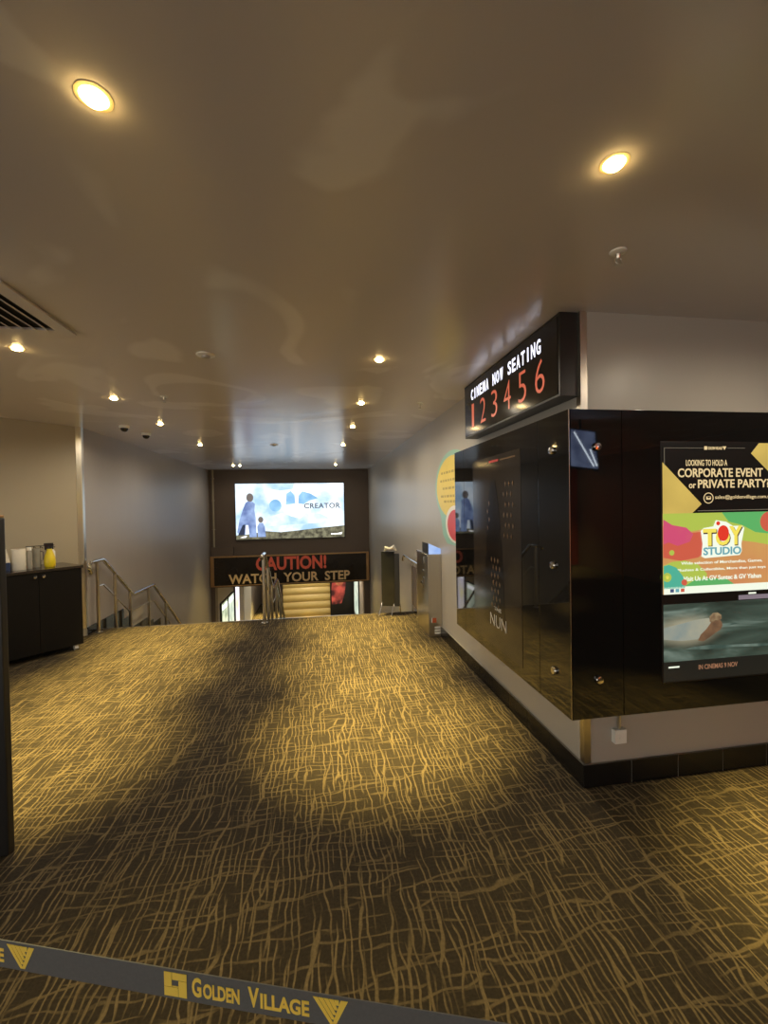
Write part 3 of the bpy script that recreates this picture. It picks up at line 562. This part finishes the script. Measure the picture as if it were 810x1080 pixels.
flat('haze_bank', [(0.75, 0.35), (2.3, 0.42), (2.55, 0.55), (2.3, 0.68), (1.9, 0.70), (1.75, 0.55), (1.5, 0.62), (1.25, 0.72), (0.9, 0.62)], fr, 0.0015, haze, t)
flat('blue_arch', [(1.36, 0.95), (1.38, 1.25), (1.50, 1.33), (1.60, 1.20), (1.62, 0.98)], fr, 0.0030, deep, t)
flat('blue_arch', [(1.70, 0.98), (1.72, 1.20), (1.82, 1.32), (2.05, 1.25), (2.25, 1.12), (2.0, 1.05), (1.85, 0.95)], fr, 0.0030, deep, t)
flat('round_form', ell(1.07, 0.93, 0.165, 0.17, 24), fr, 0.0030, deep, t)
flat('meadow', [(0, 0), (WS, 0), (WS, 0.33), (2.6, 0.30), (2.2, 0.27), (1.7, 0.22), (1.2, 0.18), (0.8, 0.22), (0.4, 0.15), (0, 0.12)], fr, 0.0030, mead, t)
flat('cloaked_figure', [(0.03, 0.20), (0.10, 0.55), (0.20, 0.85), (0.27, 1.02), (0.34, 1.06), (0.46, 1.04), (0.52, 0.98), (0.50, 0.80), (0.53, 0.62), (0.55, 0.06), (0.36, 0.06), (0.33, 0.40), (0.26, 0.40), (0.24, 0.12), (0.12, 0.12)], fr, 0.0045, blueg, t)
flat('figure_head', ell(0.385, 1.16, 0.095, 0.12, 20), fr, 0.0045, headm, t); flat('figure_shadow', [(0.05, 0.12), (0.22, 0.12), (0.25, 0.42), (0.18, 0.40)], fr, 0.0060, darkb, t)
flat('small_figure', [(0.58, 0.06), (0.80, 0.06), (0.77, 0.35), (0.72, 0.45), (0.62, 0.45), (0.57, 0.35)], fr, 0.0045, blueg, t); flat('small_head', ell(0.665, 0.54, 0.07, 0.085, 18), fr, 0.0045, headm, t)
text('lettering', 'CREATOR', fr, 1.86, 2.88, 0.83, 0.98, titl, t, 0.001, 0.0046, 0.022, 1.1)
flat('corner_mark', [(0.10, 0.05), (0.26, 0.05), (0.29, 0.10), (0.20, 0.085)], fr, 0.0062, whs, t); flat('corner_mark', [(2.60, 0.08), (2.90, 0.08), (2.92, 0.14), (2.78, 0.11), (2.60, 0.11)], fr, 0.0046, whs, t)
# caution sign
t = thing('caution_sign', 'long black sign reading CAUTION! WATCH YOUR STEP in bronze frame', 'sign', (-0.76, YB, -0.56))
CX0, CX1, CZ0, CZ1 = XL + 0.02, XR - 0.03, -0.56, 0.275; yf = YB - 0.12
box('housing', CX0, CX1, yf + 0.01, YB, CZ0, CZ1, 'black', t)
for nm, q in (('frame_top', (CX0, CX1, CZ1 - 0.04, CZ1)), ('frame_bottom', (CX0, CX1, CZ0, CZ0 + 0.03)), ('frame_side', (CX0, CX0 + 0.10, CZ0 + 0.03, CZ1 - 0.04)), ('frame_side', (CX1 - 0.08, CX1, CZ0 + 0.03, CZ1 - 0.04))):
    box(nm, q[0], q[1], yf - 0.012, yf + 0.0095, q[2], q[3], 'bronze', t, 0.004)
box('face', CX0 + 0.10, CX1 - 0.08, yf + 0.002, yf + 0.0095, CZ0 + 0.03, CZ1 - 0.04, pm('caution_face', (0.020, 0.014, 0.009), 0.25, noise=0.2, nscale=3), t)
fr = frame((0, yf + 0.002, 0), (1, 0, 0), (0, 0, 1))
cr = pm('caution_red', (0.92, 0.16, 0.09), 0.4, noise=0.05, nscale=10); cg = pm('caution_gold', (0.80, 0.58, 0.30), 0.4, noise=0.05, nscale=10)
text('lettering', 'CAUTION!', fr, -1.73, 0.21, -0.16, 0.225, cr, t, 0.004, 0.0005, 0.035)
text('lettering', 'WATCH  YOUR  STEP', fr, -2.46, 0.87, -0.50, -0.235, cg, t, 0.004, 0.0005, 0.025)
# box and conduit
tag(box('junction_box', -2.90, -2.32, YB - 0.11, YB, 0.277, 0.52, 'wall_b', None, 0.006), 'brown ledge box on the back wall over the left sign end', 'box')
t = thing('conduit_pipe', 'thin vertical conduit pipe on the brown back wall left of the screen', 'pipe', (-2.84, YB, 0.52))
MB().tube([(-2.84, YB - 0.03, 0.521), (-2.84, YB - 0.03, H)], 0.028, 10).build('pipe', 'wall_d', t, True)
for z in (1.0, 1.8, 2.4): box('clip', -2.875, -2.805, YB - 0.035, YB, z, z + 0.02, 'steel', t)

# ------------------------------------------------------------------ lower hall seen under the caution sign
pb = [(13.45, 14.27, 'first'), (14.45, 15.25, 'second'), (15.60, 16.30, 'third')]
lit = [em('lower_poster_a', (0.75, 0.80, 0.55), 1.0, col2=(0.25, 0.32, 0.20), nscale=3), em('lower_poster_b', (0.72, 0.80, 0.62), 1.0, col2=(0.35, 0.42, 0.34), nscale=3), em('lower_poster_c', (0.75, 0.70, 0.90), 1.2, col2=(0.85, 0.75, 0.40), nscale=2)]
for (y0, y1, w), lm in zip(pb, lit):
    t = thing('poster_lightbox', {'first': 'lit poster box in the lower hall next to the left jamb', 'second': 'lit poster box in the lower hall, middle of the three on the left', 'third': 'brightest lit poster box in the lower hall, farthest on the left'}[w], 'lightbox', (XL, (y0 + y1) / 2, -2.7), 'lower hall poster lightboxes')
    zt = -1.30 if w != 'third' else -1.05
    box('frame', XL, XL + 0.05, y0 - 0.04, y1 + 0.04, -2.74, zt + 0.04, 'black', t, 0.004)
    box('lit_poster', XL + 0.0502, XL + 0.053, y0, y1, -2.70, zt, lm, t)
    box('lit_header', XL + 0.0532, XL + 0.055, y0 + 0.05, y1 - 0.05, zt - 0.20, zt - 0.06, whs, t)
struct(box('door_1', XL, XL + 0.03, 17.45, 19.2, ZL, ZLC - 0.3, 'white'), 'pale door in the lower hall')
t = thing('banded_screen_wall', 'golden partition of rounded horizontal bands in the lower hall', 'partition', (-0.5, 18.2, ZL))
box('backing', -1.5, 0.44, 18.25, 18.32, ZL, ZLC, 'bronze', t)
gb = pm('gold_band', (0.72, 0.54, 0.20), 0.45, noise=0.08, nscale=8)
z = ZL
while z < ZLC - 0.05:
    zz1 = min(z + 0.30, ZLC)
    prf = [(0, 0)] + [(0.06 * math.sin(math.pi * k / 8), (zz1 - z - 0.01) * k / 8) for k in range(1, 8)] + [(0, zz1 - z - 0.01)]
    MB().prism(prf, -1.5, 0.44, (Vector((0, 18.2495, z)), Vector((0, -1, 0)), Vector((0, 0, 1)), Vector((1, 0, 0)))).build('band', gb, t, True)
    z += 0.30
t = thing('film_standee', 'dark standing film poster with red flames in the lower hall', 'poster', (0.93, 18.1, ZL))
box('panel', 0.45, 1.42, 18.05, 18.10, ZL, -1.0, 'black', t)
redE2 = em('standee_red', (0.55, 0.08, 0.05), 0.9, col2=(0.05, 0.01, 0.01), nscale=3)
fr = frame((0.45, 18.049, ZL), (1, 0, 0), (0, 0, 1))
flat('flame_picture', [(0.05, 0.75), (0.45, 0.80), (0.60, 1.2), (0.65, 1.7), (0.55, 2.0), (0.30, 2.1), (0.10, 1.95), (0.04, 1.4)], fr, 0.0, redE2, t)
flat('orange_picture', ell(0.38, 1.72, 0.16, 0.20, 20), fr, 0.0015, em('standee_orange', (0.60, 0.26, 0.08), 0.8, col2=(0.40, 0.08, 0.04), nscale=4), t)
t = thing('poster_lightbox', 'lit poster box in the lower hall on the right wall', 'lightbox', (XR, 16.6, -2.7), 'lower hall poster lightboxes')
box('frame', XR - 0.05, XR, 15.7, 17.6, -2.74, -1.0, 'black', t, 0.004); box('lit_poster', XR - 0.053, XR - 0.0502, 15.75, 17.55, -2.70, -1.05, lit[1], t)
for x, y, lb in ((-0.9, 14.2, 'unseen added lower hall downlight nearest the stairs'), (-0.5, 17.3, 'unseen added lower hall downlight before the golden partition'), (-2.2, 19.5, 'unseen added lower hall downlight farthest back on the left'), (0.8, 15.5, 'unseen added lower hall downlight right of the middle')): downlight(x, y, lb, ZLC, 1.6)  # lamps out of view, added to brighten the hall and golden bands

# ------------------------------------------------------------------ dark cabinet against the angled wall, with things on it
CC = P0 - DD * 0.25; CDpt = 0.56; CL = 1.63; CHt = 0.970
CM = Matrix((( -DD.x, DN.x, 0, CC.x), (-DD.y, DN.y, 0, CC.y), (0, 0, 1, 0), (0, 0, 0, 1)))   # x along the wall to the left, y out of the wall
t = thing('cabinet', 'dark laminate cabinet on white castors against the angled beige wall', 'cabinet', CM @ Vector((CL / 2, 0.25, 0)))
def cb(name, x0, x1, y0, y1, z0, z1, mat, bev=0.0, p=t): return box(name, x0, x1, y0, y1, z0, z1, mat, p, bev, CM)
cb('carcass', 0.0, CL, 0.01, CDpt - 0.02, 0.062, CHt - 0.03, 'dark'); cb('worktop', -0.015, CL + 0.015, 0.008, CDpt + 0.01, CHt - 0.029, CHt, pm('counter_laminate', (0.035, 0.027, 0.020), 0.15, noise=0.2, nscale=15), 0.003)
for i in range(4):
    d = cb('door', 0.002 + i * 0.407, 0.406 + i * 0.407, CDpt - 0.0195, CDpt, 0.066, CHt - 0.034, 'dark', 0.002)
    kx = (0.370, 0.445, 1.185, 1.260)[i]
    k = MB().lathe([(0, 0), (0.008, 0), (0.008, 0.012), (0.016, 0.016), (0.016, 0.024), (0, 0.027)], (0, 0, 0), 14, CM @ Matrix.Translation((kx, CDpt + 0.0002, CHt - 0.075)) @ Matrix.Rotation(-math.pi / 2, 4, 'X')).build('knob', 'chrome', t, True)
    k.parent = d; k.matrix_parent_inverse = d.matrix_basis.inverted()
for cx, cy in ((0.06, CDpt - 0.05), (CL - 0.06, CDpt - 0.05), (0.06, 0.07), (CL - 0.06, 0.07)):
    c = MB().tube([CM @ Vector((cx - 0.018, cy, 0.0265)), CM @ Vector((cx + 0.018, cy, 0.0265))], 0.026, 18).build('castor_wheel', 'white', t, True)
    cb('castor_fork', cx - 0.024, cx + 0.024, cy - 0.02, cy + 0.02, 0.0545, 0.0618, 'steel', 0.002)
def at(x, y, z=CHt + 0.0005): return CM @ Vector((x, y, z))
def turned(name, label, cat, parts, x, y, seg=24, group=None):
    p = at(x, y); o = thing(name, label, cat, p, group)
    for nm, prof, mt in parts: MB().lathe(prof, p, seg).build(nm, mt, o, True)
    return o
yelb = pm('bottle_yellow', (0.80, 0.62, 0.02), 0.35, noise=0.05, nscale=12); paper = pm('paper_white', (0.72, 0.67, 0.55), 0.9, noise=0.06, nscale=40); clear = pm('jar_glass', (0.35, 0.33, 0.27), 0.1, noise=0.3, nscale=8); blue = pm('cloth_blue', (0.02, 0.035, 0.09), 0.8, noise=0.2, nscale=20); greyp = pm('grey_plastic', (0.16, 0.14, 0.12), 0.35, noise=0.2, nscale=10)
YO = 0.35
turned('paper_roll', 'large white paper towel roll standing on the dark cabinet', 'paper roll', [('roll', [(0.022, 0), (0.063, 0), (0.065, 0.004), (0.065, 0.221), (0.063, 0.225), (0.022, 0.225)], paper), ('core', [(0.021, 0.001), (0.021, 0.224), (0.017, 0.224), (0.017, 0.001)], greyp)], 0.515, YO)
turned('jar', 'pale clear jar beside the paper roll on the cabinet', 'jar', [('body', [(0, 0), (0.024, 0), (0.026, 0.01), (0.026, 0.17), (0.020, 0.20), (0, 0.20)], clear), ('lid', [(0, 0.2005), (0.022, 0.2005), (0.022, 0.235), (0, 0.238)], 'white')], 0.418, YO)
b = turned('spray_bottle', 'yellow spray bottle with black trigger on the dark cabinet', 'bottle', [('body', [(0, 0), (0.044, 0), (0.052, 0.015), (0.055, 0.06), (0.050, 0.11), (0.035, 0.16), (0.026, 0.185), (0.024, 0.205), (0, 0.205)], yelb), ('collar', [(0, 0.2055), (0.024, 0.2055), (0.024, 0.235), (0, 0.235)], 'black')], 0.245, YO + 0.04)
MB().box(-0.05, 0.035, -0.014, 0.014, 0.2355, 0.27, 0.005, Matrix.Translation(at(0.245, YO + 0.04)) @ Matrix.Rotation(0.6, 4, 'Z')).build('trigger_head', 'black', b)
MB().box(-0.045, -0.030, -0.006, 0.006, 0.195, 0.2355, 0.002, Matrix.Translation(at(0.245, YO + 0.04)) @ Matrix.Rotation(0.6, 4, 'Z')).build('trigger', 'black', b)
turned('pump_bottle', 'white bottle just behind the yellow spray bottle', 'bottle', [('body', [(0, 0), (0.030, 0), (0.032, 0.01), (0.032, 0.16), (0.018, 0.19), (0, 0.19)], 'white'), ('cap', [(0, 0.1905), (0.016, 0.1905), (0.016, 0.225), (0, 0.225)], 'black')], 0.190, YO - 0.06)
o = thing('jug', 'grey translucent jug with handle just left of the yellow bottle', 'jug', at(0.330, YO - 0.08)); p = at(0.330, YO - 0.08)
MB().lathe([(0, 0), (0.034, 0), (0.038, 0.21), (0.035, 0.21), (0.031, 0.006), (0, 0.006)], p, 22).build('body', clear, o, True)
MB().tube([p + Vector((0.034, 0.01, 0.18)), p + Vector((0.06, 0.02, 0.17)), p + Vector((0.06, 0.02, 0.08)), p + Vector((0.033, 0.01, 0.06))], 0.007, 8).build('handle', greyp, o, True)
o = thing('wire_rack', 'low dark wire rack at the wall behind the bottles', 'rack', at(0.22, 0.08)); 
for k in range(5): MB().tube([at(0.10 + 0.06 * k, 0.05), at(0.10 + 0.06 * k, 0.05, CHt + 0.22), at(0.10 + 0.06 * k, 0.12, CHt + 0.20)], 0.004, 6).build('wire', 'black', o)
MB().tube([at(0.08, 0.05, CHt + 0.224), at(0.36, 0.05, CHt + 0.224)], 0.004, 6).build('top_wire', 'black', o)
o = thing('napkin_stack', 'leaning white napkin bundle left of the paper roll', 'napkins', at(0.645, YO)); 
MB().prism([(-0.05, 0.09), (0.06, 0.09), (0.035, 0.235), (-0.02, 0.235)], -0.04, 0.04, (at(0.645, YO), -DD, Vector((0, 0, 1)), DN)).build('napkins', paper, o)
MB().box(-0.05, 0.05, -0.05, 0.05, 0.0, 0.088, 0.008, Matrix.Translation(at(0.645, YO)) @ Matrix.Rotation(-(math.pi / 2 - DA) * 0 + (math.pi / 2 - DA), 4, 'Z')).build('blue_cloth', blue, o)

# ------------------------------------------------------------------ tall black sign stand at the left edge of the picture
t = thing('sign_stand', 'tall black board stand at the left edge of the picture', 'sign stand', (-1.75, 2.24, 0))
box('upright', -1.496, -1.452, 2.218, 2.262, 0.0, 1.572, 'black', t, 0.008)
box('board', -2.10, -1.4965, 2.23, 2.25, 0.12, 1.54, pm('board_grey', (0.10, 0.095, 0.085), 0.3, noise=0.1, nscale=4), t, 0.002)
box('upright', -2.145, -2.1005, 2.218, 2.262, 0.0, 1.572, 'black', t, 0.008)
box('highlight_cap', -1.494, -1.454, 2.220, 2.260, 1.5725, 1.585, 'bronze', t, 0.003)  # bronze block in place of the gold highlight on the post top

# ------------------------------------------------------------------ ceiling-hung screen behind the camera, mirrored in the black glass
t = thing('hanging_screen', 'tilted ceiling-hung menu screen mirrored in the black glass', 'screen', (3.3, -1.0, 2.0))
TM = Matrix.Translation((3.32, -1.0, 2.27)) @ Matrix.Rotation(0.30, 4, 'X') @ Matrix.Rotation(0.12, 4, 'Y')
MB().box(-0.20, 0.20, -0.035, 0.0, -0.27, 0.27, 0.004, TM).build('housing', 'black', t)
MB().box(-0.185, 0.185, 0.0002, 0.003, -0.255, 0.255, 0, TM).build('picture', em('menu_blue', (0.16, 0.21, 0.40), 2.0, col2=(0.40, 0.50, 0.80), nscale=5), t)
for a, b in (((-0.10, 0.22), (0.13, -0.23)), ((0.10, 0.0), (0.17, -0.22))):
    MB().tube([TM @ Vector((a[0], 0.006, a[1])), TM @ Vector((b[0], 0.006, b[1]))], 0.009, 6).build('tube_reflection', em('tube_reflection_white', (0.8, 0.9, 1.0), 9.0), t)  # glowing strips stand in for lamp tubes reflected in the screen
MB().tube([TM @ Vector((0, -0.02, 0.25)), (3.32, -1.05, H)], 0.014, 8).build('hanger', 'black', t)

# ------------------------------------------------------------------ belt barrier in the foreground
BA = Vector((-1.22, 1.027, 0)); BB = Vector((1.02, 0.311, 0)); bd = (BB - BA).normalized(); BL = (BB - BA).length; BZ = 0.85
for P, lb in ((BA, 'black barrier post holding the left end of the belt'), (BB, 'black barrier post holding the right end of the belt')):
    t = thing('barrier_post', lb, 'barrier post', P, 'barrier posts')
    MB().lathe([(0, 0), (0.16, 0), (0.16, 0.012), (0.05, 0.03), (0, 0.03)], P, 32).build('base', 'black', t, True)
    MB().tube([P + Vector((0, 0, 0.0301)), P + Vector((0, 0, 0.80))], 0.03, 20).build('post', 'black', t, True)
    MB().lathe([(0, 0.8002), (0.036, 0.8002), (0.036, 0.90), (0.030, 0.915), (0, 0.918)], P, 24).build('belt_head', 'black', t, True)
t = thing('barrier_belt', 'dark grey barrier belt printed GOLDEN VILLAGE in yellow', 'barrier belt', BA.lerp(BB, 0.5) + Vector((0, 0, BZ)))
s0, s1 = 0.0365, BL - 0.0365; nseg = 40
bn = bd.cross(Vector((0, 0, 1)))    # faces the camera side
sag = lambda s: BZ - 0.012 * (1 - ((s - BL / 2) / (BL / 2)) ** 2) + 0.012 * 0.72
def bpnt(s, v, d): return Vector((BA.x, BA.y, 0)) + bd * s + Vector((0, 0, sag(s) + v)) + bn * d
mb = MB(); HW = 0.0235; rings = []
for i in range(nseg + 1):
    s = s0 + (s1 - s0) * i / nseg
    rings.append([mb.bm.verts.new(bpnt(s, v, d)) for v, d in ((-HW, 0), (HW, 0), (HW, -0.0015), (-HW, -0.0015))])
for a, b in zip(rings, rings[1:]):
    for j in range(4): mb.bm.faces.new((a[j], a[(j + 1) % 4], b[(j + 1) % 4], b[j]))
mb.bm.faces.new(rings[0][::-1]); mb.bm.faces.new(rings[-1]); mb.build('webbing', 'belt', t)
def on_belt(o, sstart):
    for w in o.data.vertices:
        u, v, d = w.co; w.co = bpnt(sstart + u, v, d)
LF = (Vector((0, 0, 0)), Vector((1, 0, 0)), Vector((0, 1, 0)), Vector((0, 0, 1)))
def s_of(x): return (x - BA.x) / bd.x
for rep in (-1, 0, 1):
    st_ = s_of(-0.256) + rep * 0.540
    if st_ < s0 or st_ + 0.31 > s1: continue
    q = 0.019
    lg = MB()
    for r_ in (rect(0, 0.013, -0.004, q), rect(0.0138, 0.039, 0.0075, q), rect(0, 0.024, -q, -0.0048), rect(0.0248, 0.039, -q, 0.0067), rect(0.0138, 0.0240, -0.004, -0.002)): lg.prism(r_, 0.0003, 0.0008, LF)
    on_belt(lg.build('square_logo', 'beltprint', t), st_)
    for ch, u0, u1, v0, v1 in (('G', .048, .064, -.014, .017), ('OLDEN', .067, .128, -.014, .010), ('V', .142, .160, -.014, .017), ('ILLAGE', .162, .240, -.014, .010)):
        o = text('lettering', ch, LF, u0, u1, v0, v1, 'beltprint', t, 0.0005, 0.0003, 0.035); on_belt(o, st_)
    vl = MB()
    for k in range(5):
        a0 = 0.246 + k * 0.0082
        vl.prism([(a0, q), (a0 + 0.0072, q), (0.2785 + 0.002 * k, -q + 0.0075 * k), (0.2725 + 0.0022 * k, -q + 0.0075 * k)], 0.0003, 0.0008, LF)
    vl.prism([(0.289, q), (0.300, q), (0.281, -q), (0.2755, -q)], 0.0003, 0.0008, LF)
    on_belt(vl.build('triangle_logo', 'beltprint', t), st_)
